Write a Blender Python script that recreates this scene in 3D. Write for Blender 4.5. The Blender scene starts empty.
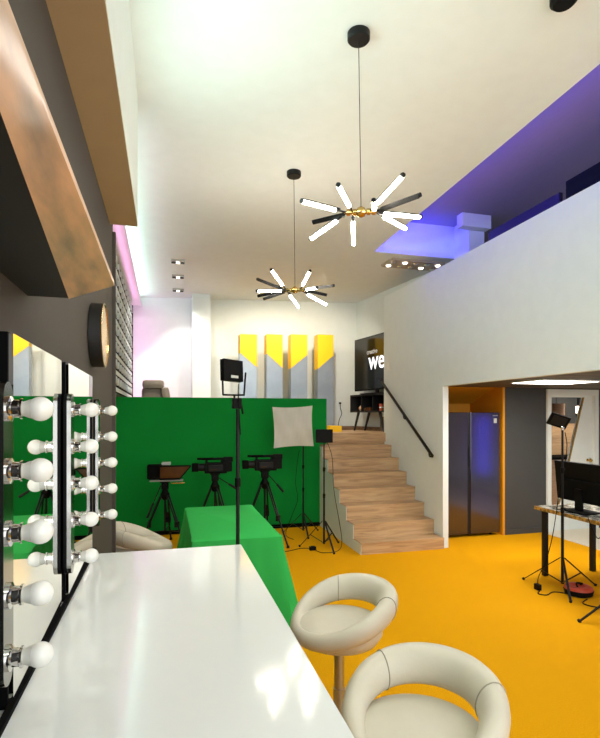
import bpy, bmesh, math, random
from mathutils import Vector, Matrix
C = bpy.context.scene.collection
PI = math.pi
random.seed(4)

# ------------------------------------------------------------------ camera, world, lights, exposure
SC = bpy.context.scene
YAW = math.atan(135 / 510)
cam_d = bpy.data.cameras.new('camera'); cam = bpy.data.objects.new('camera', cam_d); C.objects.link(cam)
cam.location = (0, 0, 1.63); cam.rotation_euler = (PI / 2, 0, -YAW)
cam_d.sensor_fit = 'HORIZONTAL'; cam_d.sensor_width = 36; cam_d.lens = 36 * 510 / 600
cam_d.shift_y = 46 / 600; cam_d.clip_start = 0.02
SC.camera = cam
w = bpy.data.worlds.new('world'); SC.world = w; w.use_nodes = True
w.node_tree.nodes['Background'].inputs[0].default_value = (0.93, 0.97, 1.0, 1)
w.node_tree.nodes['Background'].inputs[1].default_value = 1.0

def area(name, loc, target, sx, sy, power, col=(1, 1, 1), spread=PI):
    d = bpy.data.lights.new(name, 'AREA'); d.shape = 'RECTANGLE'; d.size = sx; d.size_y = sy
    d.energy = power; d.color = col; d.spread = spread
    o = bpy.data.objects.new(name, d); C.objects.link(o); o.location = loc
    v = Vector(target) - Vector(loc)
    o.rotation_euler = v.to_track_quat('-Z', 'Y').to_euler()
    return o
def spot(name, loc, target, power, col, angle, blend=0.4, r=0.04):
    d = bpy.data.lights.new(name, 'SPOT'); d.energy = power; d.color = col; d.spot_size = angle; d.spot_blend = blend; d.shadow_soft_size = r
    o = bpy.data.objects.new(name, d); C.objects.link(o); o.location = loc
    o.rotation_euler = (Vector(target) - Vector(loc)).to_track_quat('-Z', 'Y').to_euler()
    return o
WARM = (1.0, 0.87, 0.70)
# fill lights added out of view behind the camera
area('front_fill', (2.3, -2.45, 1.9), (2.3, 3, 1.9), 4.2, 3.2, 58, (0.95, 0.98, 1.0))
area('hall_fill', (1.5, -0.7, 3.68), (1.5, -0.7, 0), 2.4, 0.5, 26, (1.0, 0.98, 0.94))  # added overhead fill, no known lamp here
# the coves: LED strips on real ledges
area('cove_strip_left', (-0.47, 6.5, 3.62), (0.25, 6.5, 3.73), 5.6, 0.05, 11, (0.72, 1.0, 0.95))
area('cove_strip_pink', (-0.50, 6.4, 3.50), (-0.40, 6.4, 3.57), 5.2, 0.03, 2.4, (1.0, 0.40, 0.84))
area('cove_strip_pink_end', (-0.53, 9.10, 2.6), (-0.35, 9.5, 2.6), 0.04, 1.8, 6, (1.0, 0.30, 0.90))
area('soffit_strip', (-0.165, 1.0, 3.05), (2.2, 1.0, 3.30), 4.8, 0.05, 26, (0.58, 1.0, 0.93))
area('recess_strip_edge', (2.44, 2.2, 3.86), (2.75, 2.2, 4.15), 7.5, 0.04, 55, (0.09, 0.06, 1.0))
area('recess_strip_end', (3.15, 5.97, 3.80), (3.15, 6.09, 4.0), 1.0, 0.03, 3, (0.02, 0.03, 1.0))
# lamps of the room, with an added loft fill and blue light
spot('downlight_beam', (0.171, 7.149, 3.69), (0.0, 9.2, 2.0), 60, (1, 0.97, 0.92), 1.3, 0.25)
spot('downlight_beam', (0.19, 7.92, 3.69), (0.25, 9.2, 1.6), 60, (1, 0.97, 0.92), 1.2, 0.15)
spot('downlight_beam', (0.213, 8.75, 3.69), (0.35, 9.3, 2.0), 20, (1, 0.97, 0.92), 1.4, 0.3)
for x, y in ((1.3, 7.4), (2.3, 7.2)):
    spot('downlight_beam', (x, y, 3.70), (x + 0.1, 8.8, 2.0), 80, WARM, 1.9, 0.6)
area('loft_panel_light', (4.15, 4.75, 1.97), (4.15, 4.75, 0), 0.8, 0.5, 15, (1, 0.96, 0.9))
area('loft_panel_light', (4.35, 3.6, 1.97), (4.35, 3.6, 0), 0.8, 0.5, 15, (1, 0.96, 0.9))
area('loft_fill', (5.4, 2.5, 3.4), (5.4, 2.5, 4.2), 1.5, 4.0, 6, (1.0, 0.92, 0.9))  # added to brighten the loft ceiling, not an actual lamp
area('kitchen_light', (6.9, 6.9, 2.28), (6.9, 6.9, 0), 0.8, 0.6, 45, WARM)
area('blue_reflection_light', (6.95, 2.0, 0.95), (3.0, 4.6, 0.9), 0.40, 1.3, 3.5, (0.03, 0.04, 1.0))  # unseen source added for the blue reflection on the fridge
vs = SC.view_settings
SC.display_settings.display_device = 'sRGB'
vs.view_transform = 'Standard'; vs.look = 'None'; vs.gamma = 1.0; vs.use_curve_mapping = False
vs.exposure = 0.62

# ------------------------------------------------------------------ materials
def lin(c): return tuple(((v / 255) / 12.92 if v / 255 <= 0.04045 else ((v / 255 + 0.055) / 1.055) ** 2.4) for v in c)
def mat(name, rgb, rough=0.6, metal=0.0, rgb2=None, scale=8, stretch=(1, 1, 1), bump=0.0, bscale=60, emit=0, coat=0, detail=4, spec=0.5, contrast=(0.3, 0.7)):
    m = bpy.data.materials.new(name); m.use_nodes = True
    n, l = m.node_tree.nodes, m.node_tree.links; b = n['Principled BSDF']
    c = (*lin(rgb), 1); b.inputs['Base Color'].default_value = c
    b.inputs['Roughness'].default_value = rough; b.inputs['Metallic'].default_value = metal
    b.inputs['Coat Weight'].default_value = coat; b.inputs['Specular IOR Level'].default_value = spec
    tc = n.new('ShaderNodeTexCoord'); mp = n.new('ShaderNodeMapping'); mp.inputs['Scale'].default_value = stretch
    l.new(tc.outputs['Object'], mp.inputs['Vector'])
    if rgb2 is None: rgb2 = tuple(max(0, v * 0.985) for v in rgb)
    t = n.new('ShaderNodeTexNoise'); t.inputs['Scale'].default_value = scale; t.inputs['Detail'].default_value = detail
    l.new(mp.outputs[0], t.inputs['Vector'])
    r = n.new('ShaderNodeValToRGB'); r.color_ramp.elements[0].position = contrast[0]; r.color_ramp.elements[1].position = contrast[1]
    r.color_ramp.elements[0].color = (*lin(rgb2), 1); r.color_ramp.elements[1].color = c
    l.new(t.outputs['Fac'], r.inputs['Fac']); l.new(r.outputs[0], b.inputs['Base Color'])
    if bump:
        t2 = n.new('ShaderNodeTexNoise'); t2.inputs['Scale'].default_value = bscale; t2.inputs['Detail'].default_value = 3
        l.new(mp.outputs[0], t2.inputs['Vector'])
        bp = n.new('ShaderNodeBump'); bp.inputs['Strength'].default_value = bump; bp.inputs['Distance'].default_value = 0.01
        l.new(t2.outputs['Fac'], bp.inputs['Height']); l.new(bp.outputs[0], b.inputs['Normal'])
    if emit:
        b.inputs['Emission Color'].default_value = c; b.inputs['Emission Strength'].default_value = emit
    return m
M = {}
M['white'] = mat('white_paint', (224, 230, 227), 0.75)
M['cream'] = mat('cream_ceiling_paint', (228, 232, 232), 0.85)
M['dark_wall'] = mat('dark_brown_paint', (74, 68, 62), 0.75, bump=0.05, bscale=40)
M['grey_wall'] = mat('charcoal_paint', (64, 65, 65), 0.7)
M['tan'] = mat('tan_paint', (190, 168, 136), 0.8)
M['copperwood'] = mat('copper_wood', (228, 180, 138), 0.3, rgb2=(150, 130, 112), scale=7, stretch=(4, 0.7, 4), detail=10)
M['black_under'] = mat('black_board', (22, 20, 19), 0.7)
M['carpet'] = mat('yellow_carpet', (244, 176, 6), 0.95, rgb2=(226, 154, 0), scale=140, bump=0.5, bscale=420, spec=0.1)
M['tile'] = mat('pale_floor_tile', (222, 212, 190), 0.45)
M['green'] = mat('green_screen_paint', (5, 136, 50), 0.8, rgb2=(3, 128, 46), scale=1.6, spec=0.15)
M['cloth'] = mat('green_cloth', (56, 182, 86), 0.85, spec=0.1, bump=0.04, bscale=300)
M['black'] = mat('black_plastic', (8, 8, 9), 0.55, spec=0.12)
M['black_metal'] = mat('black_metal', (14, 14, 15), 0.4, spec=0.25)
M['matte_black'] = mat('matte_black', (9, 9, 10), 0.85, spec=0.1)
M['dark_grey'] = mat('dark_grey_plastic', (24, 24, 26), 0.5, spec=0.2)
M['chrome'] = mat('chrome', (225, 222, 218), 0.07, 1.0, rgb2=(220, 217, 213))
M['steel'] = mat('brushed_steel', (180, 178, 172), 0.38, 1.0)
M['brass'] = mat('gold_metal', (196, 160, 96), 0.25, 1.0)
M['mirror'] = mat('mirror_silver', (244, 244, 240), 0.015, 1.0, rgb2=(243, 243, 239))
M['bulb'] = mat('opal_bulb', (240, 238, 230), 0.3, rgb2=(238, 236, 228), coat=0.3)
M['bulb_neck'] = mat('bulb_neck_plastic', (206, 205, 196), 0.4)
M['gloss_white'] = mat('gloss_white_top', (232, 233, 230), 0.10, rgb2=(230, 231, 228), coat=0.2)
M['leather'] = mat('ivory_leatherette', (208, 199, 180), 0.45, rgb2=(200, 190, 170), scale=5, bump=0.06, bscale=120)
M['seam'] = mat('seam_thread', (160, 150, 132), 0.6)
M['ochre'] = mat('ochre_paint', (218, 146, 18), 0.6)
M['fridge'] = mat('graphite_steel', (100, 95, 108), 0.13, 0.9, rgb2=(96, 91, 104), stretch=(30, 30, 1), scale=3)
M['fridge_gap'] = mat('fridge_gap', (12, 12, 16), 0.4)
M['yellow_box'] = mat('yellow_panel', (248, 200, 8), 0.45, rgb2=(246, 196, 6))
M['silver_box'] = mat('silver_panel', (176, 186, 194), 0.34, 0.75, rgb2=(150, 160, 170), scale=2)
M['softbox'] = mat('diffuser_fabric', (196, 194, 184), 0.9, rgb2=(186, 184, 174), scale=4, bump=0.25, bscale=9)
M['sofa'] = mat('taupe_leather', (134, 122, 106), 0.5)
M['lamp_tube'] = mat('lit_led_tube', (255, 246, 228), 0.4, rgb2=(255, 246, 228), emit=52)
M['lamp_panel'] = mat('lit_led_panel', (255, 248, 235), 0.4, rgb2=(255, 248, 235), emit=6)
M['lamp_spot'] = mat('lit_downlight', (255, 246, 226), 0.4, rgb2=(255, 246, 226), emit=3)
M['tv'] = mat('tv_screen_glass', (14, 13, 12), 0.12, rgb2=(12, 11, 10))
M['logo'] = mat('lit_screen_white', (225, 232, 240), 0.4, rgb2=(225, 232, 240), emit=0.7)
M['logo_grey'] = mat('lit_screen_grey', (150, 150, 145), 0.4, rgb2=(150, 150, 145), emit=0.4)
M['logo_red'] = mat('lit_screen_red', (230, 40, 40), 0.4, rgb2=(230, 40, 40), emit=0.6)
M['console'] = mat('black_wood', (30, 28, 27), 0.5)
M['loft_dark'] = mat('loft_ceiling_paint', (150, 142, 150), 0.8)
M['under_ceiling'] = mat('brown_ceiling_board', (96, 84, 68), 0.5, rgb2=(46, 40, 34), stretch=(0.15, 7, 1), scale=2, contrast=(0.45, 0.55))
M['red'] = mat('red_plastic', (186, 66, 40), 0.45)
M['screen_dark'] = mat('dark_violet_screen', (26, 22, 48), 0.3)
M['screen_black'] = mat('dark_green_black', (14, 17, 17), 0.6, spec=0.1)
M['under_tray'] = mat('taupe_tray', (170, 156, 138), 0.6)
M['plate'] = mat('grey_chrome', (150, 148, 144), 0.16, 1.0)
M['amber'] = mat('amber_glass', (86, 50, 18), 0.12, rgb2=(70, 40, 14))
M['grey_label'] = mat('pale_label', (190, 190, 186), 0.5)
M['pink_fabric'] = mat('pinkish_veneer', (206, 164, 128), 0.6, rgb2=(180, 138, 104), stretch=(1, 1, 6))
M['rubber'] = mat('rubber', (18, 18, 18), 0.9)
M['orange_cup'] = mat('copper_cup', (196, 92, 60), 0.35)

def wood(name, a, b_, dark, plank=0.0):
    m = bpy.data.materials.new(name); m.use_nodes = True; n, l = m.node_tree.nodes, m.node_tree.links; b = n['Principled BSDF']
    tc = n.new('ShaderNodeTexCoord'); mp = n.new('ShaderNodeMapping'); mp.inputs['Scale'].default_value = (0.8, 7, 9)
    l.new(tc.outputs['Object'], mp.inputs['Vector'])
    t = n.new('ShaderNodeTexNoise'); t.inputs['Scale'].default_value = 2.6; t.inputs['Detail'].default_value = 8; t.inputs['Distortion'].default_value = 0.8
    l.new(mp.outputs[0], t.inputs['Vector'])
    r = n.new('ShaderNodeValToRGB'); e = r.color_ramp.elements
    e[0].position = 0.3; e[0].color = (*lin(dark), 1); e[1].position = 0.72; e[1].color = (*lin(a), 1)
    k = e.new(0.5); k.color = (*lin(b_), 1)
    l.new(t.outputs['Fac'], r.inputs['Fac']); l.new(r.outputs[0], b.inputs['Base Color']); b.inputs['Roughness'].default_value = 0.45
    return m
M['oak'] = wood('oak_laminate', (206, 172, 130), (188, 152, 110), (156, 122, 86))
M['oak_edge'] = wood('oak_nosing', (150, 116, 80), (126, 94, 64), (92, 66, 44))
M['marble'] = mat('marble_top', (176, 172, 160), 0.25, rgb2=(70, 70, 62), scale=14, detail=8, contrast=(0.42, 0.6))
M['gold_edge'] = mat('gold_edge', (196, 150, 66), 0.4, rgb2=(120, 90, 40), scale=30, contrast=(0.4, 0.6))

# ------------------------------------------------------------------ mesh helpers
class MB:
    def __init__(s): s.bm = bmesh.new()
    def _basis(s, d):
        d = Vector(d).normalized(); a = Vector((0, 0, 1)) if abs(d.z) < 0.9 else Vector((1, 0, 0))
        u = d.cross(a).normalized(); return u, d.cross(u).normalized()
    def poly(s, pts): return s.bm.faces.new([s.bm.verts.new(p) for p in pts])
    def box(s, x0, y0, z0, x1, y1, z1, mtx=None, bev=0.0):
        b = bmesh.new() if bev or mtx else s.bm
        v = [b.verts.new((x, y, z)) for z in (z0, z1) for y in (y0, y1) for x in (x0, x1)]
        for f in ((0, 2, 3, 1), (4, 5, 7, 6), (0, 1, 5, 4), (2, 6, 7, 3), (0, 4, 6, 2), (1, 3, 7, 5)): b.faces.new([v[i] for i in f])
        if b is not s.bm:
            if bev: bmesh.ops.bevel(b, geom=b.edges[:], offset=bev, segments=2, affect='EDGES', profile=0.6)
            if mtx: bmesh.ops.transform(b, matrix=mtx, verts=b.verts)
            s.absorb(b)
        return s
    def absorb(s, b):
        mp = {v: s.bm.verts.new(v.co) for v in b.verts}
        for f in b.faces:
            try: s.bm.faces.new([mp[v] for v in f.verts])
            except ValueError: pass
        b.free()
    def rings(s, rs, caps=True, closed=False):
        R = [[s.bm.verts.new(p) for p in r] for r in rs]; n = len(R[0]); m = len(R)
        for i in range(m if closed else m - 1):
            A, B = R[i], R[(i + 1) % m]
            for k in range(n): s.bm.faces.new((A[k], A[(k + 1) % n], B[(k + 1) % n], B[k]))
        if caps and not closed: s.bm.faces.new(R[0][::-1]); s.bm.faces.new(R[-1])
        return s
    def cyl(s, p0, p1, r0, r1=None, seg=16):
        r1 = r0 if r1 is None else r1; p0, p1 = Vector(p0), Vector(p1); u, v = s._basis(p1 - p0)
        ang = [2 * PI * k / seg for k in range(seg)]
        return s.rings([[p + u * (r * math.cos(a)) + v * (r * math.sin(a)) for a in ang] for p, r in ((p0, r0), (p1, r1))])
    def lathe(s, prof, origin=(0, 0, 0), axis=(0, 0, 1), seg=24):
        o, d = Vector(origin), Vector(axis).normalized(); u, v = s._basis(d)
        ang = [2 * PI * k / seg for k in range(seg)]
        return s.rings([[o + d * h + u * (max(r, 1e-4) * math.cos(a)) + v * (max(r, 1e-4) * math.sin(a)) for a in ang] for r, h in prof])
    def bar(s, p0, p1, w, h=None, up=(0, 0, 1)):
        h = w if h is None else h; p0, p1 = Vector(p0), Vector(p1); d = (p1 - p0).normalized(); up = Vector(up)
        if abs(d.dot(up)) > 0.95: up = Vector((1, 0, 0))
        u = d.cross(up).normalized(); v = u.cross(d)
        return s.rings([[p + u * (a * w / 2) + v * (b * h / 2) for a, b in ((-1, -1), (1, -1), (1, 1), (-1, 1))] for p in (p0, p1)])
    def tube(s, pts, r, seg=8, sub=6):
        P = [Vector(p) for p in pts]; Q = []
        if len(P) > 2:
            for i in range(len(P) - 1):
                a, b, c, d = P[max(i - 1, 0)], P[i], P[i + 1], P[min(i + 2, len(P) - 1)]
                for k in range(sub):
                    t = k / sub
                    Q.append(0.5 * (2 * b + (c - a) * t + (2 * a - 5 * b + 4 * c - d) * t * t + (3 * b - a - 3 * c + d) * t ** 3))
            Q.append(P[-1])
        else: Q = P
        u, _ = s._basis(Q[1] - Q[0]); rs = []
        for i, p in enumerate(Q):
            d = (Q[min(i + 1, len(Q) - 1)] - Q[max(i - 1, 0)]).normalized()
            u = (u - d * u.dot(d)); u = u.normalized() if u.length > 1e-6 else s._basis(d)[0]; v = d.cross(u)
            rs.append([p + u * (r * math.cos(2 * PI * k / seg)) + v * (r * math.sin(2 * PI * k / seg)) for k in range(seg)])
        return s.rings(rs)
    def prism(s, pts, vec):
        vec = Vector(vec); a = [Vector(p) for p in pts]; s.rings([a, [p + vec for p in a]]); return s
    def build(s, name, m, parent=None, local=False, smooth=False, kind=None, label=None):
        bmesh.ops.recalc_face_normals(s.bm, faces=s.bm.faces)
        me = bpy.data.meshes.new(name)
        if parent is not None and not local:
            r = parent
            while r.parent: r = r.parent
            mt = Matrix.Translation(r.location) @ Matrix.Rotation(r.rotation_euler.z, 4, 'Z')
            bmesh.ops.transform(s.bm, matrix=mt.inverted(), verts=s.bm.verts)
        s.bm.to_mesh(me); s.bm.free()
        if smooth:
            for p in me.polygons: p.use_smooth = True
            me.set_sharp_from_angle(angle=0.7)
        me.materials.append(m)
        o = bpy.data.objects.new(name, me); C.objects.link(o)
        if parent is not None: o.parent = parent
        if kind: o['kind'] = kind
        if label: o['label'] = label
        return o

def thing(name, label, cat, loc=(0, 0, 0), rz=0, group=None):
    o = bpy.data.objects.new(name, None); C.objects.link(o); o.location = loc; o.rotation_euler = (0, 0, rz)
    o['label'] = label; o['category'] = cat; o.empty_display_size = 0.1
    if group: o['group'] = group
    return o
def tag(o, label, cat, group=None):
    o['label'] = label; o['category'] = cat
    if group: o['group'] = group
    return o
def struct(name, mb, m, parent=None): return mb.build(name, m, parent, kind='structure' if parent is None else None)
def dup(root, loc, rz, label, group=None):
    r = root.copy(); C.objects.link(r); r.location = loc; r.rotation_euler = (0, 0, rz); r['label'] = label
    if group: r['group'] = group
    for ch in list(root.children):
        c = ch.copy(); C.objects.link(c); c.parent = r
        for g in list(ch.children):
            d = g.copy(); C.objects.link(d); d.parent = c
    return r

# ------------------------------------------------------------------ the setting
CZ = 3.73
struct('floor', MB().box(-0.9, -2.5, -0.1, 9.1, 9.8, 0), M['carpet'])
struct('floor_tile', MB().box(5.06, 0.2, 0, 9.0, 8.0, 0.004), M['tile'])
struct('floor_platform', MB().box(-0.8, 7.27, 1.22, 3.9, 9.8, 1.354), M['oak'])
# dropped ceiling: over the hall up to the loft recess, then right across behind it
c = MB(); c.prism([(-0.9, -2.5, CZ), (2.395, -2.5, CZ), (2.6, 6.1, CZ), (2.6, 9.9, CZ), (-0.9, 9.9, CZ)], (0, 0, 0.1)); c.box(2.6, 6.1, CZ, 4.3, 9.7, CZ + 0.1)
struct('ceiling', c, M['cream'])
struct('ceiling_recess', MB().box(2.2, -2.5, 4.16, 7.1, 7.2, 4.26), M['loft_dark'])
c = MB(); c.box(2.28, -2.5, CZ + 0.1, 2.34, 6.2, 4.16); c.box(2.34, 6.1, CZ + 0.1, 4.0, 6.16, 4.16)
struct('trim_recess', c, M['white'])
c = MB(); c.box(3.76, 5.75, 2.25, 3.98, 6.1, 4.16); c.box(3.58, 5.62, 3.99, 3.99, 5.745, 4.155)
struct('wall_column', c, M['white'])
struct('wall_left', MB().box(-0.9, -2.5, 0, -0.345, 3.70, CZ), M['dark_wall'])
struct('wall_left_far', MB().box(-0.90, 3.70, 0, -0.80, 9.8, CZ), M['white'])
c = MB(); c.prism([(-0.85, 9.585, 0), (3.5, 8.96, 0), (3.5, 9.10, 0), (-0.85, 9.72, 0)], (0, 0, CZ))
struct('wall_back', c, M['white'])
struct('wall_pier', MB().prism([(0.46, 9.0, 1.354), (0.765, 8.97, 1.354), (0.765, 9.5, 1.354), (0.46, 9.5, 1.354)], (0, 0, CZ - 1.354)), M['white'])
c = MB(); c.prism([(3.455, 9.1, 2.1), (3.80, 6.45, 2.1), (3.90, 6.45, 2.1), (3.56, 9.1, 2.1)], (0, 0, CZ - 2.1))
c.prism([(3.455, 9.1, 1.3), (3.669, 7.45, 1.3), (3.76, 7.45, 1.3), (3.56, 9.1, 1.3)], (0, 0, 0.8))
struct('wall_right_far', c, M['white'])
struct('wall_left_upper', MB().box(-0.80, 3.72, 1.885, -0.60, 9.14, 3.57), M['white'])
# stair wall and loft parapet: one continuous white wall
c = MB()
c.prism([(3.29, -2.5, 1.985), (3.29, 5.59, 1.985), (3.29, 5.59, 0), (3.29, 7.33, 0), (3.29, 7.33, 3.46), (3.29, -2.5, 3.46)], (0.075, 0, 0))
struct('wall_right', c, M['white'])
struct('floor_loft', MB().box(3.365, -2.5, 2.06, 7.0, 7.0, 2.25), M['loft_dark'])
struct('ceiling_loft', MB().box(3.365, -2.5, 2.005, 7.0, 6.02, 2.06), M['under_ceiling'])
struct('wall_loft_back', MB().box(4.0, 6.95, 2.25, 7.0, 7.05, 4.16), M['white'])
struct('wall_far_right', MB().box(7.0, -2.5, 0, 7.1, 6.12, 4.26), M['white'])
# wall below the loft: ochre fridge alcove, charcoal stretch, door frame
c = MB()
c.box(3.365, 5.98, 0, 3.40, 6.75, 2.06); c.box(4.425, 5.98, 0, 4.46, 6.75, 2.06); c.box(3.365, 6.75, 0, 4.46, 6.80, 2.06)
c.prism([(3.40, 6.02, 2.06), (3.40, 6.70, 2.06), (3.40, 6.70, 1.80)], (1.03, 0, 0))
struct('wall_alcove', c, M['ochre'])
c = MB(); c.box(4.46, 6.0, 0, 5.14, 6.12, 2.06); c.box(6.01, 6.0, 0, 7.0, 6.12, 2.06); c.box(5.14, 6.0, 1.99, 6.01, 6.12, 2.06)
struct('wall_charcoal', c, M['grey_wall'])
struct('baseboard_charcoal', MB().box(4.46, 5.985, 0, 5.13, 6.0, 0.075), M['grey_wall'])
struct('baseboard_stair', MB().box(3.275, 5.60, 0, 3.29, 5.64, 0.1), M['white'])
struct('baseboard_back', MB().prism([(0.78, 9.3, 1.354), (3.44, 8.955, 1.354), (3.44, 8.94, 1.354), (0.78, 9.28, 1.354)], (0, 0, 0.07)), M['oak_edge'])
struct('baseboard_right', MB().prism([(3.45, 8.95, 1.354), (3.66, 7.34, 1.354), (3.645, 7.34, 1.354), (3.435, 8.95, 1.354)], (0, 0, 0.07)), M['oak_edge'])
# door with a slanted glass cut
d1 = MB(); d1.box(5.14, 5.97, 0, 5.205, 6.08, 1.99); d1.box(5.945, 5.97, 0, 6.01, 6.08, 1.99); d1.box(5.205, 5.97, 1.91, 5.945, 6.08, 1.99)
d1 = struct('door_1', d1, M['white'])
lf = MB()
lf.prism([(5.795, 6.02, 1.91), (5.945, 6.02, 1.91), (5.945, 6.02, 0), (5.33, 6.02, 0), (5.33, 6.02, 0.24)], (0, 0.04, 0))
lf.prism([(5.205, 6.02, 0), (5.33, 6.02, 0), (5.33, 6.02, 0.24), (5.232, 6.02, 0.24), (5.232, 6.02, 1.88), (5.795, 6.02, 1.88), (5.795, 6.02, 1.91), (5.205, 6.02, 1.91)], (0, 0.04, 0))
lf = lf.build('door_leaf', M['white'], d1)
MB().prism([(5.775, 6.012, 1.88), (5.80, 6.012, 1.88), (5.345, 6.012, 0.24), (5.32, 6.012, 0.24)], (0, 0.01, 0)).build('glazing_bead', M['brass'], lf)
gl = bpy.data.materials.new('clear_pane'); gl.use_nodes = True
gb = gl.node_tree.nodes['Principled BSDF']; gb.inputs['Transmission Weight'].default_value = 1; gb.inputs['Roughness'].default_value = 0; gb.inputs['IOR'].default_value = 1.02
MB().prism([(5.232, 6.038, 1.88), (5.79, 6.038, 1.88), (5.335, 6.038, 0.24), (5.232, 6.038, 0.24)], (0, 0.005, 0)).build('pane', gl, lf)
kn = MB(); kn.lathe([(0.02, 0), (0.02, 0.008), (0.009, 0.012), (0.009, 0.04), (0.026, 0.05), (0.028, 0.062), (0.02, 0.075), (0.0, 0.078)], (5.86, 6.02, 0.985), (0, -1, 0)); kn.build('door_knob', M['brass'], lf, smooth=True)
MB().box(5.945 - 0.05, 6.012, 0.95, 5.945 - 0.04, 6.02, 1.02).build('latch_plate', M['steel'], lf)
# kitchen behind the door
struct('wall_kitchen', MB().box(4.5, 7.9, 0, 9.0, 8.0, 2.4), M['grey_wall'])
struct('ceiling_kitchen', MB().box(4.5, 6.12, 2.3, 9.0, 8.0, 2.4), M['grey_wall'])
struct('wall_kitchen_left', MB().box(4.46, 6.8, 0, 4.5, 8.0, 2.4), M['grey_wall'])
struct('wall_kitchen_right', MB().box(9.0, 6.0, 0, 9.1, 8.0, 2.4), M['white'])
# left: boxed tan soffit over the vanity with a white side
c = MB(); c.box(-0.345, -2.5, 2.87, -0.174, 3.52, 2.885); s_ = struct('trim_soffit', c, M['tan'])
struct('trim_soffit_side', MB().box(-0.345, -2.5, 2.885, -0.174, 3.52, CZ), M['white'])
struct('trim_wall_end', MB().box(-0.345, 3.66, 0, -0.325, 3.70, 2.87), M['dark_wall'])
struct('trim_cove', MB().box(-0.80, 3.705, 3.57, -0.40, 9.5, 3.60), M['white'])
# unseen front wall, its wide opening made up to let daylight in
c = MB(); c.box(-0.6, -2.6, 0, 0.1, -2.5, 4.26); c.box(4.5, -2.6, 0, 7.1, -2.5, 4.26); c.box(0.1, -2.6, 3.55, 4.5, -2.5, 4.26); c.box(0.1, -2.6, 0, 4.5, -2.5, 0.25)
struct('wall_front', c, M['white'])

# copper-wood faced box shelf on the left wall, its face twisting outward
t = thing('wall_shelf', 'long copper coloured wooden box shelf high on the dark left wall above the mirrors', 'shelf', (-0.345, 0.9, 2.0))
A0, A1 = 0.34, 1.464
c = MB()
def prof(y):
    k = (y - A0) / (A1 - A0); xl = -0.139 + (-0.2466 + 0.139) * k
    return xl
n = 12; rs = []
for i in range(n + 1):
    y = A0 + (A1 - A0) * i / n; xl = prof(y)
    rs.append([(-0.345, y, 1.94), (xl, y, 1.94), (xl, y, 2.06), (-0.345, y, 2.06)])
c.rings(rs); c.build('shelf_body', M['black_under'], t)
c = MB(); rs = []
for i in range(n + 1):
    y = A0 + (A1 - A0) * i / n; xl = prof(y); xr = -0.1325
    rs.append([(xl, y, 1.938), (xr, y, 1.98), (xr, y, 1.992), (xl, y, 1.95)])
c.rings(rs); c.build('face_board', M['copperwood'], t, smooth=True)

# ------------------------------------------------------------------ vanity counter, mirrors, light bars
TZ = 1.03
t = thing('vanity_counter', 'long glossy white makeup counter running along the dark left wall', 'table', (0.0, 1.2, 0))
MB().box(-0.335, 0.12, TZ - 0.04, 0.342, 2.36, TZ, bev=0.004).build('counter_top', M['gloss_white'], t)
MB().box(-0.33, 0.2, TZ - 0.14, 0.26, 2.30, TZ - 0.04).build('apron', M['white'], t)
for y in (0.25, 2.24): MB().box(-0.33, y - 0.03, 0, 0.22, y + 0.03, TZ - 0.14).build('support_panel', M['white'], t)

def mirror(y0, y1, label):
    t = thing('vanity_mirror', label, 'mirror', (-0.31, (y0 + y1) / 2, TZ), 0)
    MB().box(-0.335, y0, TZ + 0.001, -0.3095, y1, 1.80).build('backing_frame', M['matte_black'], t)
    MB().box(-0.3095, y0 - (0.13 if y0 < 1.5 else 0.036), TZ + 0.001, -0.295, y1 + 0.035, TZ + 0.012).build('bottom_rail', M['matte_black'], t)
    MB().prism([(-0.3095, y0 + 0.004, TZ + 0.022), (-0.3000, y0 + 0.004, TZ + 0.022), (-0.3062, y1 - 0.004, TZ + 0.022), (-0.3095, y1 - 0.004, TZ + 0.022)], (0, 0, 0.745)).build('mirror_glass', M['mirror'], t)
    return t
mirror(1.155, 1.70, 'nearer of the two tall vanity mirrors, reflecting a yellow panel and the green screen')
mirror(1.775, 2.385, 'farther vanity mirror standing at the back end of the white counter')
MB_ = MB().box(-0.335, 0.35, TZ + 0.001, -0.3105, 1.10, 1.695)
tag(MB_.build('black_board', M['matte_black']), 'black board on the wall left of the nearest light bar', 'board')

def light_bar(y, label):
    zc = 1.41
    t = thing('vanity_light_bar', label, 'light', (-0.303, y, zc), 0, 'chrome vanity light bars')
    p = MB(); hw = 0.031; hl = 0.282; pts = []
    for k in range(13): a = PI * k / 12; pts.append((0, hw * math.cos(a), hl - hw + hw * math.sin(a)))
    for k in range(13): a = PI + PI * k / 12; pts.append((0, hw * math.cos(a), -hl + hw + hw * math.sin(a)))
    MB().prism([(x + 0.001, yy * 1.02, z) for x, yy, z in pts], (0.009, 0, 0)).build('housing', M['black'], t, local=True)
    p.prism([(x + 0.010, yy, z) for x, yy, z in pts], (0.012, 0, 0))
    p.build('back_plate', M['plate'], t, local=True)
    for i in range(5):
        z = 0.2315 - i * 0.1158
        s = MB().lathe([(0.024, 0.0), (0.024, 0.005), (0.017, 0.008), (0.0165, 0.019), (0.0195, 0.021), (0.0195, 0.025), (0.015, 0.025)], (0.022, 0, z), (1, 0, 0))
        s = s.build('bulb_socket', M['chrome'], t, local=True, smooth=True)
        b = MB().lathe([(0.0125, 0.0), (0.0145, 0.006), (0.017, 0.012), (0.0185, 0.020)], (0.044, 0, z), (1, 0, 0))
        b.build('bulb_neck', M['bulb_neck'], s, local=True, smooth=True)
        pr = [(0.0185, 0.020)] + [(0.0230 * math.sin(a), 0.032 - 0.0230 * math.cos(a)) for a in [0.95 + (PI - 0.95) * k / 10 for k in range(11)]]
        MB().lathe(pr, (0.044, 0, z), (1, 0, 0)).build('bulb', M['bulb'], s, local=True, smooth=True)
    return t
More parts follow.
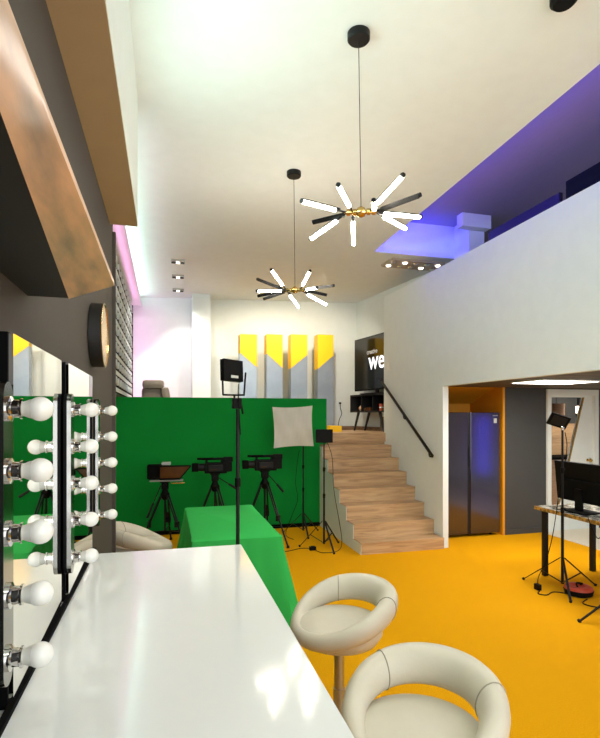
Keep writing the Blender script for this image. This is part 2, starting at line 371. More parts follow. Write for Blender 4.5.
lb = light_bar(1.055, 'chrome vanity light bar nearest the camera, with the five largest round white bulbs')
dup(lb, (-0.303, 1.735, 1.415), 0, 'chrome vanity light bar between the two mirrors')
dup(lb, (-0.305, 2.42, 1.418), 0, 'chrome vanity light bar farthest from the camera, on the outer edge of the far mirror')

# round wall clock drum seen from the side
t = thing('wall_clock', 'round drum wall clock with a dark rim and cream face on the dark left wall', 'clock', (-0.345, 2.67, 2.02))
MB().lathe([(0.150, 0), (0.155, 0.004), (0.155, 0.056), (0.148, 0.056), (0.148, 0.044), (0.0, 0.044)], (-0.345, 2.67, 2.02), (1, 0, 0), 48).build('rim', M['console'], t, smooth=True)
MB().lathe([(0.147, 0.0445), (0.147, 0.0575), (0.0, 0.0575)], (-0.345, 2.67, 2.02), (1, 0, 0), 48).build('dial', mat('cream_dial', (228, 206, 168), 0.5), t, smooth=True)
MB().lathe([(0.155, 0.056), (0.157, 0.060), (0.150, 0.062), (0.147, 0.058)], (-0.345, 2.67, 2.02), (1, 0, 0), 48).build('bezel', M['brass'], t, smooth=True)

# lattice display on the pink-lit far left wall
t = thing('lattice_panel', 'tall black and white patterned slat panel on the pink lit left wall', 'wall panel', (-0.52, 6.4, 2.6))
MB().box(-0.556, 3.75, 1.89, -0.545, 9.08, 3.47).build('backing', M['matte_black'], t)
for y in (4.2, 6.4, 8.7): MB().box(-0.598, y - 0.03, 2.0, -0.556, y + 0.03, 3.4).build('wall_batten', M['dark_grey'], t)
MB().box(-0.556, 9.08, 1.89, -0.525, 9.12, 3.49).build('edge_strip', M['dark_grey'], t)
zs = [1.90 + 0.195 * i for i in range(8)]
for z in zs: MB().box(-0.545, 3.75, z, -0.5405, 9.08, z + 0.05).build('slat', M['white'], t)
f = MB()
for i, z in enumerate(zs):
    y = 3.8; k = 0
    while y < 9.0:
        dz = 0.045 if k % 2 else -0.045
        f.bar((-0.5445, y, z + 0.122 - dz), (-0.5445, y + 0.10, z + 0.122 + dz), 0.004, 0.035, up=(1, 0, 0)); y += 0.17; k += 1
f = f.build('zigzag_fins', M['white'], t); f['kind'] = 'stuff'

# ------------------------------------------------------------------ green screen, staircase, platform
t = thing('green_screen', 'tall bright green painted backdrop wall behind the tripods', 'green screen', (0.85, 7.2, 0))
MB().prism([(-0.79, 7.19, 0.055), (2.203, 7.19, 0.055), (2.203, 7.19, 1.20), (2.31, 7.19, 1.20), (2.31, 7.19, 1.872), (-0.79, 7.19, 1.872)], (0, 0.075, 0)).build('backdrop', M['green'], t)
MB().box(-0.79, 7.175, 0, 2.2, 7.20, 0.055).build('black_skirting', M['matte_black'], t)
st = thing('staircase', 'oak staircase of eight steps rising along the white wall beside the green screen', 'stairs', (2.76, 5.55, 0))
zt = [0.136 + 0.174 * i for i in range(8)]; zt[7] = 1.355
for i in range(8):
    y0 = 5.55 + 0.25 * i; z0 = zt[i - 1] if i else 0.0
    o = MB().box(2.210, y0 + 0.006, z0, 3.286, y0 + 0.27 if i < 7 else 7.5, zt[i] - 0.022).build('step', M['oak'], st)
    MB().box(2.208, y0, zt[i] - 0.022, 3.286, (y0 + 0.256) if i < 7 else 7.5, zt[i]).build('nosing', M['oak'], o)
pts = [(2.204, 5.560, 0)]
for i in range(8):
    y0 = 5.560 + 0.25 * i; pts += [(2.204, y0, zt[i] - 0.010), (2.204, y0 + 0.25, zt[i] - 0.010)]
pts[-2:] = []
pts = pts[:-1] + [(2.204, 7.186, zt[6] - 0.010), (2.204, 7.186, 0)]
MB().prism(pts, (0.02, 0, 0)).build('stringer', M['white'], st)
t = thing('handrail', 'black metal handrail climbing the white wall beside the oak stairs', 'handrail', (3.27, 6.5, 1.6))
a, b = Vector((3.235, 5.74, 1.11)), Vector((3.235, 7.36, 2.19))
MB().bar(a, b, 0.024, 0.032).build('rail', M['black_metal'], t)
for k in (0.06, 0.5, 0.94):
    p = a.lerp(b, k); MB().tube([p + Vector((0, 0, -0.02)), p + Vector((0.012, 0, -0.07)), Vector((3.29, p.y, p.z - 0.075))], 0.008).build('rail_bracket', M['black_metal'], t, smooth=True)
t = thing('light_switch', 'white light switch plate on the white wall above the handrail', 'switch', (3.29, 7.16, 2.36))
MB().box(3.282, 7.115, 2.30, 3.29, 7.20, 2.43, bev=0.002).build('plate', M['white'], t)
MB().box(3.279, 7.13, 2.315, 3.283, 7.185, 2.36).build('rocker', M['bulb'], t); MB().box(3.279, 7.13, 2.37, 3.283, 7.185, 2.415).build('rocker', M['bulb'], t)

# four tall yellow and silver panels leaning in a row by the back wall
TL = [('leftmost', 0), ('second from the left', 0), ('third from the left', 1), ('rightmost', 1)]
XS = [(1.212, 1.50), (1.666, 1.944), (2.09, 2.381), (2.569, 2.854)]
for (x0, x1), (wd, fl) in zip(XS, TL):
    xc, hw = (x0 + x1) / 2, (x1 - x0) / 2; zb, ztop = 1.354, 2.985 + 0.035 * (xc - 1.35)
    t = thing('display_column', f'tall yellow topped silver column, {wd} of the four by the back wall', 'column', (xc, 8.5, zb), 0, 'yellow and silver display columns')
    dz = 1.62
    za, zc_ = (2.67, 2.43) if not fl else (2.43, 2.67)
    MB().prism([(x0, 8.5, zb), (x1, 8.5, zb), (x1, 8.5, zc_), (x0, 8.5, za)], (0, 0.22, 0)).build('silver_body', M['silver_box'], t)
    MB().prism([(x0, 8.495, za), (x1, 8.495, zc_), (x1, 8.495, ztop), (x0, 8.495, ztop)], (0, 0.23, 0)).build('yellow_top', M['yellow_box'], t)
tag(MB().box(2.60, 7.9, 1.3545, 2.80, 8.08, 1.455, bev=0.004).build('yellow_block', M['yellow_box']), 'small yellow block on the platform floor at the top of the stairs', 'block')

# recliner behind the green screen
RX = -0.055
t = thing('recliner', 'taupe leather recliner whose headrest shows above the green screen', 'armchair', (-0.12, 8.0, 1.354))
def blob(x0, y0, z0, x1, y1, z1, b): return MB().box(x0 + RX, y0, z0, x1 + RX, y1, z1, bev=b)
blob(-0.36, 7.62, 1.355, 0.20, 8.3, 1.72, 0.05).build('seat', M['sofa'], t, smooth=True)
blob(-0.29, 8.10, 1.66, 0.05, 8.34, 2.045, 0.05).build('backrest', M['sofa'], t, smooth=True)
blob(-0.28, 8.04, 2.03, 0.045, 8.28, 2.165, 0.055).build('headrest', M['sofa'], t, smooth=True)
blob(-0.50, 7.62, 1.355, -0.36, 8.3, 1.85, 0.05).build('armrest', M['sofa'], t, smooth=True)
c = MB().box(0.05 + RX, 7.95, 1.355, 0.17 + RX, 8.34, 2.06, bev=0.05, mtx=Matrix.Translation((0.11, 8.1, 1.36)) @ Matrix.Rotation(-0.16, 4, 'Y') @ Matrix.Translation((-0.06, -8.1, -1.36)))
c.build('armrest', M['sofa'], t, smooth=True)

# TV, console and small things in it, along the slanted right wall
RZ = math.atan2(0.345, -2.65)   # wall direction
wd = Vector((0.129, -0.9917, 0)); nw = Vector((-0.9917, -0.129, 0))
def wp(s_, n_, z): p = Vector((3.46, 8.98, 0)) + wd * s_ + nw * n_; return Vector((p.x, p.y, z))
t = thing('media_console', 'low black media console with open compartments and slanted legs, below the television', 'console', tuple(wp(0.9, 0.3, 1.354)))
def wbox(s0, n0, z0, s1, n1, z1, mb=None):
    mb = mb or MB(); mb.rings([[wp(s0, n0, z), wp(s1, n0, z), wp(s1, n1, z), wp(s0, n1, z)] for z in (z0, z1)]); return mb
c = wbox(0.40, 0.03, 1.675, 1.60, 0.33, 1.70); wbox(0.40, 0.03, 1.955, 1.60, 0.33, 1.98, c); wbox(0.40, 0.03, 1.70, 1.60, 0.05, 1.955, c)
for s_ in (0.40, 1.575): wbox(s_, 0.05, 1.70, s_ + 0.025, 0.33, 1.955, c)
c.build('carcass', M['console'], t)
for s_ in (0.78, 1.16): wbox(s_, 0.05, 1.70, s_ + 0.022, 0.325, 1.955).build('divider', M['dark_grey'], t)
for s_, ds in ((0.64, -0.16), (1.34, 0.14)):
    for n_ in (0.08, 0.29): MB().cyl(wp(s_, n_, 1.675), wp(s_ + ds, n_ , 1.3545), 0.025, 0.016).build('leg', M['console'], t, smooth=True)
t = thing('television', 'large television showing white letters, standing on the black console', 'television', tuple(wp(0.9, 0.3, 1.98)))
wbox(0.40, 0.20, 2.05, 1.85, 0.24, 2.96).build('housing', M['black'], t)
wbox(0.412, 0.24, 2.075, 1.838, 0.242, 2.948).build('screen', M['tv'], t)
c = wbox(0.8, 0.13, 1.981, 1.4, 0.36, 1.995); wbox(1.08, 0.19, 1.99, 1.16, 0.22, 2.08, c); c.build('stand', M['black_metal'], t)
def text(s, size, m, parent, name, origin, xdir, ydir, ext=0.001, bold=0.0):
    cu = bpy.data.curves.new('t', 'FONT'); cu.body = s; cu.size = size; cu.extrude = ext; cu.offset = bold; cu.resolution_u = 3
    o = bpy.data.objects.new('t', cu); C.objects.link(o)
    dg = bpy.context.evaluated_depsgraph_get(); me = bpy.data.meshes.new_from_object(o.evaluated_get(dg)); bpy.data.objects.remove(o)
    xd, yd = Vector(xdir).normalized(), Vector(ydir).normalized(); zd = xd.cross(yd)
    mt = Matrix((xd, yd, zd)).transposed().to_4x4(); mt.translation = Vector(origin)
    r = parent
    while r.parent: r = r.parent
    me.transform((Matrix.Translation(r.location) @ Matrix.Rotation(r.rotation_euler.z, 4, 'Z')).inverted() @ mt)
    me.materials.clear(); me.materials.append(m)
    q = bpy.data.objects.new(name, me); C.objects.link(q); q.parent = parent
    return q
scr = [o for o in t.children if o.name.startswith('screen')][0]
text('creative', 0.108, M['logo_grey'], scr, 'small_lettering', wp(0.84, 0.244, 2.66), wd, (0, 0, 1), bold=0.002)
text('we', 0.43, M['logo'], scr, 'large_lettering', wp(0.90, 0.244, 2.40), wd, (0, 0, 1), bold=0.005)
MB().cyl(wp(1.43, 0.243, 2.44), wp(1.43, 0.246, 2.44), 0.035).build('red_dot', M['logo_red'], scr)
t = thing('cup', 'small copper cup on the right inside the black console', 'cup', tuple(wp(1.22, 0.3, 1.70)))
MB().lathe([(0.03, 0), (0.036, 0.11), (0.033, 0.11), (0.028, 0.006)], wp(1.32, 0.25, 1.701)).build('cup_body', M['orange_cup'], t, smooth=True)
MB().lathe([(0.0365, 0.045), (0.037, 0.06)], wp(1.32, 0.25, 1.701)).build('band', M['white'], t, smooth=True)
tag(wbox(0.83, 0.12, 1.701, 1.06, 0.30, 1.755).build('book_stack', M['amber']), 'low brown box lying in the middle compartment of the console', 'box')
t = thing('ornament', 'small round brown ornament in the left compartment of the console', 'ornament', tuple(wp(0.5, 0.3, 1.70)))
MB().lathe([(0.02, 0), (0.045, 0.03), (0.045, 0.06), (0.02, 0.09), (0.0, 0.092)], wp(0.66, 0.25, 1.701)).build('ornament_body', M['pink_fabric'], t, smooth=True)
tag(wbox(0.95, 0.035, 1.355, 1.55, 0.05, 1.60).build('picture_board', M['sofa']), 'brown board leaning on the wall underneath the black console', 'board')
t = thing('wall_outlet', 'black plug in the back wall outlet with a hanging cord', 'outlet', (3.145, 8.99, 1.85))
MB().box(3.115, 8.985, 1.82, 3.175, 8.995, 1.88, bev=0.003).build('plate', M['white'], t)
MB().cyl((3.145, 8.99, 1.85), (3.145, 8.955, 1.85), 0.018).build('plug', M['black'], t)
MB().tube([(3.145, 8.955, 1.85), (3.14, 8.94, 1.76), (3.17, 8.945, 1.66), (3.12, 8.935, 1.55), (3.10, 8.93, 1.435), (3.14, 8.92, 1.362)], 0.006).build('cord', M['black'], t, smooth=True)

# ------------------------------------------------------------------ ceiling things
def chandelier(label, hub, canopy, arms, lit):
    t = thing('sputnik_chandelier', label, 'chandelier', (canopy[0], canopy[1], CZ), 0, 'sputnik chandeliers')
    hub = Vector(hub); cx, cy = canopy
    MB().lathe([(0.062, 0), (0.062, -0.035), (0.056, -0.042), (0, -0.042)], (cx, cy, CZ), seg=32).build('canopy', M['black_metal'], t, smooth=True)
    MB().cyl((cx, cy, CZ - 0.04), (hub.x, hub.y, hub.z + 0.02), 0.0022, seg=6).build('suspension_cord', M['dark_grey'], t)
    hd = Vector((0.9, -0.35, 0)).normalized(); h = MB()
    h.cyl(hub - hd * 0.085, hub + hd * 0.085, 0.011, seg=12)
    h.lathe([(0.0, -0.03), (0.024, -0.02), (0.03, 0), (0.024, 0.02), (0.0, 0.03)], hub, hd, 16)
    for k in (-0.07, -0.035, 0.04, 0.07): h.lathe([(0.011, -0.01), (0.018, -0.01), (0.018, 0.01), (0.011, 0.01)], hub + hd * k, hd, 12)
    h.cyl(hub, hub + Vector((0, 0, 0.03)), 0.008, seg=10)
    h.build('hub', M['brass'], t, smooth=True)
    for i, e in enumerate(arms):
        e = Vector(e); d = e.normalized(); o = hub + hd * (0.075 * (1 if d.dot(hd) > 0 else -1)) * (0.6 if i % 2 else 1.0)
        tip = hub + e; d = (tip - o).normalized(); L = (tip - o).length
        up = Vector((0, 0, 1)) if lit[i] != -1 else (Vector((0.1, 0.1, 1.4)) - hub).normalized()
        # a black channel carries an opal tube along its outer two thirds
        a = MB(); a.cyl(o, o + d * (L * 0.30), 0.006, seg=8)
        wdt = 0.018 if lit[i] != -1 else 0.026; up = (up - d * up.dot(d)).normalized(); off = up * (0.0075 if lit[i] != -1 else 0.011)
        a.bar(o + d * (L * 0.18) + off, tip + off, wdt, 0.008, up=up)
        a.cyl(tip - d * 0.006, tip + d * 0.006, 0.012, seg=12)
        arm = a.build('arm', M['black_metal'], t)
        MB().cyl(o + d * (L * 0.28) - off * 0.35, tip - d * 0.006 - off * 0.35, 0.0105, seg=12).build('light_tube', M['lamp_tube'], arm, smooth=True)
    return t
hubN = (1.048, 2.64, 2.752)
chandelier('larger black and gold sputnik chandelier hanging nearer the camera', hubN, (1.030, 2.63),
    [(-0.355, -0.059, 0.0), (-0.229, -0.278, 0.002), (-0.071, -0.343, -0.083), (0.083, -0.346, 0.057), (0.196, -0.302, -0.01), (0.36, -0.008, 0.007), (0.336, 0.128, -0.013), (0.087, 0.345, -0.058), (-0.209, 0.284, -0.072), (-0.18, 0.309, 0.042)],
    [1, 1, 1, 1, -1, 1, 1, 1, 1, -1])
chandelier('smaller looking sputnik chandelier hanging farther back, before the yellow columns', (1.089, 4.284, 2.713), (1.077, 4.275),
    [(-0.257, -0.234, 0.093), (0.035, -0.351, 0.073), (-0.345, -0.091, 0.047), (0.275, -0.233, 0.0), (0.327, 0.149, 0.013), (0.328, 0.124, -0.082), (0.12, 0.331, -0.073), (-0.216, 0.287, -0.025), (-0.282, 0.223, -0.017), (-0.348, -0.081, -0.048), (0.093, -0.343, -0.055)],
    [1, 1, -1, -1, -1, 1, 1, -1, -1, 1, 1])
t = thing('smoke_detector', 'black round ceiling detector at the very top edge of the picture', 'smoke detector', (1.93, 2.13, CZ))
MB().lathe([(0.065, 0), (0.065, -0.03), (0.05, -0.045), (0, -0.045)], (1.93, 2.13, CZ), seg=32).build('casing', M['black'], t, smooth=True)
for (x, y), wd_ in zip(((0.171, 7.149), (0.19, 7.92), (0.213, 8.78)), ('nearest to the camera', 'in the middle of three in a line', 'nearest to the back wall')):
    t = thing('ceiling_downlight', f'square chrome twin downlight in the ceiling, {wd_}', 'downlight', (x, y, CZ), 0, 'twin downlights in a line')
    c = MB(); c.box(x - 0.09, y - 0.08, CZ - 0.022, x + 0.09, y + 0.08, CZ); c.build('housing', M['steel'], t)
    for k in (-0.055, 0.055): MB().cyl((x + k, y, CZ - 0.03), (x + k, y, CZ - 0.021), 0.032).build('reflector', M['dark_grey'], t, smooth=True)
    MB().cyl((x, y, CZ - 0.032), (x, y, CZ - 0.021), 0.026).build('lamp', M['lamp_spot'], t, smooth=True)
t = thing('ceiling_spot_panel', 'flat rectangular ceiling fixture with two rows of small lamps below the blue recess', 'ceiling light', (3.3, 6.35, CZ))
c = MB()
c.box(2.92, 6.26, CZ - 0.03, 3.72, 6.60, CZ); c.build('tray', M['under_tray'], t)
for r in range(2):
    for k in range(5):
        x, y = 2.99 + 0.165 * k, 6.34 + 0.17 * r
        MB().lathe([(0.036, -0.03), (0.028, -0.045), (0, -0.045)], (x, y, CZ), seg=16).build('lamp', M['lamp_spot'] if (k + r) % 3 == 1 else M['chrome'], t, smooth=True)
# panel lights under the loft
for x, y, l_ in ((4.18, 4.75, 'slim lit ceiling panel under the loft in front of the open door'), (4.35, 3.6, 'lit ceiling panel under the loft at the right edge of the picture')):
    t = thing('ceiling_panel_light', l_, 'ceiling light', (x, y, 2.0))
    MB().box(x - 0.37, y - 0.26, 1.992, x + 0.37, y + 0.26, 2.005).build('panel_frame', M['white'], t)
    MB().box(x - 0.355, y - 0.245, 1.988, x + 0.355, y + 0.245, 1.9925).build('diffuser', M['lamp_panel'], t)

# screens standing on the loft behind the parapet
for y0, y1, zt_, m, l_ in ((4.03, 5.12, 3.735, 'screen_dark', 'dark violet screen rising above the loft parapet, next to the blue recess'), (2.5, 3.95, 3.80, 'screen_black', 'black screen above the loft parapet at the right edge of the picture')):
    t = thing('display_screen', l_, 'screen', (3.62, (y0 + y1) / 2, 2.25))
    MB().box(3.60, y0, 2.75, 3.64, y1, zt_, bev=0.004).build('panel', M[m], t)
    c = MB(); c.box(3.61, (y0 + y1) / 2 - 0.05, 2.28, 3.66, (y0 + y1) / 2 + 0.05, 2.9); c.box(3.45, y0 + 0.2, 2.25, 3.85, y1 - 0.2, 2.28); c.build('stand', M['black_metal'], t)

# ------------------------------------------------------------------ fridge and kitchen things
t = thing('refrigerator', 'tall dark graphite side by side refrigerator in the ochre alcove', 'refrigerator', (3.92, 6.3, 0))
FX0, FXm, FX1 = 3.47, 3.905, 4.39
MB().box(FX0, 6.06, 0.03, FX1, 6.68, 1.66).build('cabinet', M['fridge_gap'], t)
dl = MB().box(FX0, 6.0, 0.04, FXm - 0.006, 6.06, 1.665, bev=0.006).build('door', M['fridge'], t)
dr = MB().box(FXm + 0.04, 6.0, 0.04, FX1, 6.06, 1.665, bev=0.006).build('door', M['fridge'], t)
MB().box(FXm - 0.006, 6.012, 0.04, FXm + 0.04, 6.06, 1.665).build('handle_recess', M['fridge_gap'], t)
MB().box(FXm + 0.008, 6.004, 0.95, FXm + 0.022, 6.015, 1.20).build('handle', M['dark_grey'], dr)
MB().box(4.30, 5.997, 1.52, 4.345, 6.0, 1.585).build('energy_label', M['grey_label'], dr)
MB().box(4.28, 5.998, 1.615, 4.36, 6.0, 1.628).build('badge', M['steel'], dr)
for x in (FX0 + 0.08, FX1 - 0.08): MB().cyl((x, 6.1, 0), (x, 6.1, 0.04), 0.02).build('foot', M['rubber'], t)
t = thing('kitchen_cabinet', 'wooden kitchen wall panel and dark counter seen through the glass door', 'kitchen unit', (7.0, 7.7, 0))
MB().box(5.6, 7.84, 0.90, 8.4, 7.895, 1.47).build('wood_panel', M['oak'], t)
MB().box(5.6, 7.35, 0.86, 8.4, 7.895, 0.90).build('counter', M['matte_black'], t)
MB().box(5.6, 7.4, 0.005, 8.4, 7.895, 0.86).build('base_unit', M['pink_fabric'], t)
t = thing('drum_lamp', 'pinkish drum lamp hanging in the kitchen behind the glass door', 'lamp', (6.33, 7.2, 2.3))
MB().lathe([(0.13, 0), (0.13, 0.20), (0.127, 0.20), (0.127, 0)], (6.37, 7.2, 1.62), seg=32).build('shade', M['pink_fabric'], t, smooth=True)
MB().cyl((6.37, 7.2, 1.7), (6.37, 7.2, 2.3), 0.005, seg=6).build('cord', M['black'], t)
t = thing('wall_lamp', 'small lit wall lamp in the kitchen, right part of the door glass', 'lamp', (6.94, 7.6, 1.75))
MB().box(6.80, 7.18, 1.66, 6.86, 7.24, 1.78, bev=0.004).build('lamp_glass', M['lamp_spot'], t); MB().box(6.815, 7.20, 1.78, 6.845, 7.22, 2.3).build('lamp_rod', M['black'], t); MB().box(6.80, 7.18, 1.62, 6.86, 7.24, 1.66).build('lamp_base', M['brass'], t)

# ------------------------------------------------------------------ stools
def stool(loc, rz, label):
    """backrest towards local +X"""
    t = thing('bar_stool', label, 'stool', loc, rz, 'ivory bucket bar stools')
    z0 = 0.635
    # round cushion on a bowl
    MB().lathe([(0.05, -0.070), (0.12, -0.066), (0.175, -0.045), (0.200, -0.008), (0.202, 0.022), (0.192, 0.041), (0.15, 0.054), (0.08, 0.060), (0, 0.062)], (0, 0, z0), seg=48).build('seat', M['leather'], t, local=True, smooth=True)
    N, K = 72, 16
    def ring(i):
        a = 2 * PI * i / N; c_ = (1 + math.cos(a)) / 2; e = c_ ** 1.3; e = e * (1.6 - 0.6 * e)
        lift = 0.135 * e; R = 0.192 + 0.032 * e; rh = 0.038 + 0.028 * e; rw = 0.034 + 0.012 * e
        lean = 0.45 * e
        o = Vector((math.cos(a), math.sin(a), 0)); p = o * R + Vector((0, 0, z0 + 0.002 + lift))
        ax1 = (o * math.cos(lean) + Vector((0, 0, -math.sin(lean)))); ax2 = (o * math.sin(lean) + Vector((0, 0, math.cos(lean))))
        return p, ax1, ax2, rw, rh
    def sec(i, g=1.0):
        p, u, v, rw, rh = ring(i)
        return [p + u * (rw * g * math.cos(2 * PI * k / K)) + v * (rh * g * math.sin(2 * PI * k / K)) for k in range(K)]
    br = MB().rings([sec(i) for i in range(N)], closed=True).build('backrest_ring', M['leather'], t, local=True, smooth=True)
    for i in (11, N - 11):
        p = [q for q in sec(i, 1.012)]; MB().tube(p + [p[0]], 0.0022, 6, 2).build('seam', M['seam'], br, local=True, smooth=True)
    MB().lathe([(0.05, 0.552), (0.09, 0.565), (0.09, 0.557)], seg=24).build('mount_plate', M['black_metal'], t, local=True, smooth=True)
    MB().lathe([(0.028, 0.02), (0.028, 0.36), (0.024, 0.362), (0.024, 0.56)], seg=24).build('column', M['steel'], t, local=True, smooth=True)
    MB().lathe([(0.195, 0.0), (0.195, 0.006), (0.18, 0.012), (0.06, 0.026), (0.032, 0.05)], seg=48).build('base', M['steel'], t, local=True, smooth=True)
    f = MB(); f.tube([(0.03, 0, 0.24)] + [(-0.08 + 0.12 * math.cos(a), 0.12 * math.sin(a), 0.24) for a in [0.9 + (2 * PI - 1.8) * k / 12 for k in range(13)]] + [(0.03, 0.0, 0.24)], 0.009); f.build('footrest', M['steel'], t, local=True, smooth=True)
    return t
s1 = stool((0.785, 2.25, 0), 0.30, 'ivory bucket bar stool beside the white counter with its steel post showing')
dup(s1, (0.75, 1.41, 0), 0.72, 'ivory bucket bar stool nearest the camera at the bottom edge of the picture')
dup(s1, (-0.17, 3.98, 0), 3.3, 'ivory bucket bar stool half hidden beyond the far end of the white counter')

# ------------------------------------------------------------------ green cloth table
t = thing('folding_table', 'rectangular table hidden under the bright green cloth', 'table', (0.5, 4.25, 0))
MB().box(0.215, 3.67, 0.72, 0.785, 4.90, 0.748).build('tabletop', M['dark_grey'], t)
for x in (0.26, 0.74):
    for y in (3.72, 4.85): MB().cyl((x, y, 0), (x, y, 0.72), 0.015).build('leg', M['black_metal'], t)
c = MB(); x0, y0, x1, y1 = 0.20, 3.62, 0.80, 4.92
per = []
def edge(ax, ay, bx, by, n_):
    for k in range(n_): per.append((ax + (bx - ax) * k / n_, ay + (by - ay) * k / n_))
edge(x0, y0, x1, y0, 26); edge(x1, y0, x1, y1, 50); edge(x1, y1, x0, y1, 26); edge(x0, y1, x0, y0, 50)
cxm, cym = (x0 + x1) / 2, (y0 + y1) / 2; rows = []
NR = 14
for j in range(NR + 1):
    tt = j / NR; row = []
    for i, (px, py) in enumerate(per):
        nx = (1 if px >= x1 - 1e-6 else -1 if px <= x0 + 1e-6 else 0); ny = (1 if py >= y1 - 1e-6 else -1 if py <= y0 + 1e-6 else 0)
        dcx = min(px - x0, x1 - px); dcy = min(py - y0, y1 - py); dc = max(dcx, dcy)
        corner = math.exp(-(dc / 0.10) ** 2)
        if nx and ny: d = Vector((nx, ny, 0)).normalized()
        elif ny:
            d = Vector(((1 if px > cxm else -1) * corner * 0.75, ny, 0))
        else: d = Vector((nx, (1 if py > cym else -1) * corner * 0.75, 0))
        sx = px + py
        fold = 0.030 * math.sin((px - py) * 27 + 0.6) + 0.022 * math.sin((px - py) * 44 + 2)
        off = 0.012 + tt * (0.050 + 0.12 * corner) + tt ** 1.3 * fold * 1.2 if j else 0.0
        if nx == 1: off *= 1.15
        z = 0.758 - (0.752 * tt if j else 0)
        if j == 1: z = 0.75
        row.append(Vector((px, py, z)) + d * off)
    rows.append(row)
c.rings(rows, caps=False); c.bm.verts.ensure_lookup_table()
c.bm.faces.new([c.bm.verts[i] for i in range(len(per))])
o = c.build('tablecloth', M['cloth'], smooth=True)
tag(o, 'bright green tablecloth draped to the floor over the table before the green screen', 'tablecloth')

# ------------------------------------------------------------------ tripods and cameras
def tripod(loc, h, spread, yaw, label, leg0=0.0):
    """camera tripod; h = plate height"""
    t = thing('camera_tripod', label, 'tripod', loc, yaw, 'camera tripods')
    hs = h - 0.17
    for k in range(3):
        a = leg0 + 2 * PI * k / 3; d = Vector((math.cos(a), math.sin(a), 0)); n_ = Vector((-d.y, d.x, 0))
        top = d * 0.045 + Vector((0, 0, hs)); mid = top.lerp(d * spread, 0.52); ft = d * spread + Vector((0, 0, 0.012))
        l_ = MB()
        for q in (-0.018, 0.018): l_.cyl(top + n_ * q, mid + n_ * q, 0.010, seg=8)
        l_.cyl(mid.lerp(top, 0.25), ft, 0.0115, seg=8); l_.bar(mid - d * 0.0 + Vector((0, 0, 0.02)), mid + Vector((0, 0, -0.05)), 0.06, 0.03, up=d)
        l_ = l_.build('leg', M['black_metal'], t, local=True)
        MB().lathe([(0.016, 0.0), (0.02, 0.008), (0.014, 0.03)], (ft.x, ft.y, 0)).build('foot', M['rubber'], l_, local=True)
    sp = MB()
    for k in range(3):
        a = leg0 + 2 * PI * k / 3; d = Vector((math.cos(a), math.sin(a), 0)); sp.bar((0, 0, hs * 0.30), d * (spread * 0.68) + Vector((0, 0, hs * 0.32)), 0.012, 0.008)
    sp.build('spreader', M['black_metal'], t, local=True)
    MB().cyl((0, 0, hs * 0.30), (0, 0, hs), 0.013, seg=10).build('center_column', M['black_metal'], t, local=True)
    MB().lathe([(0.03, -0.06), (0.055, -0.02), (0.06, 0.01), (0.045, 0.03), (0.035, 0.06), (0.04, 0.08)], (0, 0, hs)).build('bowl', M['black'], t, local=True, smooth=True)
    hd = MB(); hd.box(-0.045, -0.04, hs + 0.075, 0.045, 0.04, h - 0.015, bev=0.008); hd.box(-0.06, -0.03, h - 0.018, 0.06, 0.03, h, bev=0.002); hd.cyl((0, -0.06, h - 0.05), (0, 0.06, h - 0.05), 0.022)
    hd = hd.build('fluid_head', M['black'], t, local=True)
    return t, hs
def pan(t, p0, p1):
    q = Vector(p0).lerp(Vector(p1), 0.55)
    o = MB().cyl(p0, p1, 0.007, seg=8).build('pan_handle', M['black_metal'], t, local=True)
    MB().cyl(q, p1, 0.014, 0.015, seg=10).build('grip', M['rubber'], o, local=True)
def camcorder(loc, rz, label):
    """lens towards local -X"""
    t = thing('video_camera', label, 'video camera', loc, rz, 'black camcorders')
    b = MB(); b.box(-0.13, -0.065, 0.0, 0.15, 0.06, 0.135, bev=0.014); b.box(0.08, -0.055, 0.02, 0.215, 0.05, 0.15, bev=0.012); b.build('body', M['black'], t, local=True)
    MB().lathe([(0.045, 0), (0.048, 0.03), (0.045, 0.09), (0.05, 0.1)], (-0.12, 0, 0.075), (-1, 0, 0)).build('lens', M['dark_grey'], t, local=True, smooth=True)
    MB().box(-0.285, -0.06, 0.025, -0.205, 0.06, 0.125, bev=0.006).build('lens_hood', M['matte_black'], t, local=True)
    h_ = MB(); h_.box(-0.17, -0.02, 0.165, 0.12, 0.02, 0.195, bev=0.008); h_.box(-0.12, -0.015, 0.12, -0.09, 0.015, 0.17); h_.box(0.07, -0.015, 0.12, 0.11, 0.015, 0.17); h_.build('top_handle', M['black'], t, local=True)
    MB().cyl((-0.22, -0.035, 0.185), (-0.02, -0.035, 0.185), 0.014).build('microphone', M['matte_black'], t, local=True)
    MB().box(0.10, -0.03, 0.14, 0.225, 0.03, 0.205, bev=0.012).build('viewfinder', M['black'], t, local=True)
    g = MB(); g.box(-0.08, -0.09, 0.03, 0.10, -0.06, 0.11, bev=0.01); g.build('side_grip', M['dark_grey'], t, local=True)
    MB().box(-0.05, -0.092, 0.048, 0.02, -0.0895, 0.056).build('trim_stripe', M['amber'], t, local=True)
    return t
p1, hs1 = tripod((0.0, 6.55, 0), 0.81, 0.33, 0, 'black tripod carrying the teleprompter rig, left of the green table', -0.75)
pan(p1, (-0.05, -0.02, hs1 + 0.12), (-0.21, -0.10, hs1 - 0.26))
p2, hs2 = tripod((0.61, 6.5, 0), 0.895, 0.34, 0, 'black tripod under the middle video camera, behind the green table', -0.9)
pan(p2, (0.05, -0.02, hs2 + 0.11), (0.26, -0.12, hs2 - 0.02))
p3, hs3 = tripod((1.22, 6.35, 0), 0.93, 0.36, 0, 'black tripod under the right video camera, beside the softbox', -0.85)
pan(p3, (0.05, -0.02, hs3 + 0.11), (0.21, -0.14, hs3 - 0.09))
cc = camcorder((0.61, 6.5, 0.896), -0.10, 'black video camera on the middle tripod, lens pointing left')
dup(cc, (1.22, 6.35, 0.931), -0.12, 'black video camera on the right tripod near the softbox, lens pointing left')
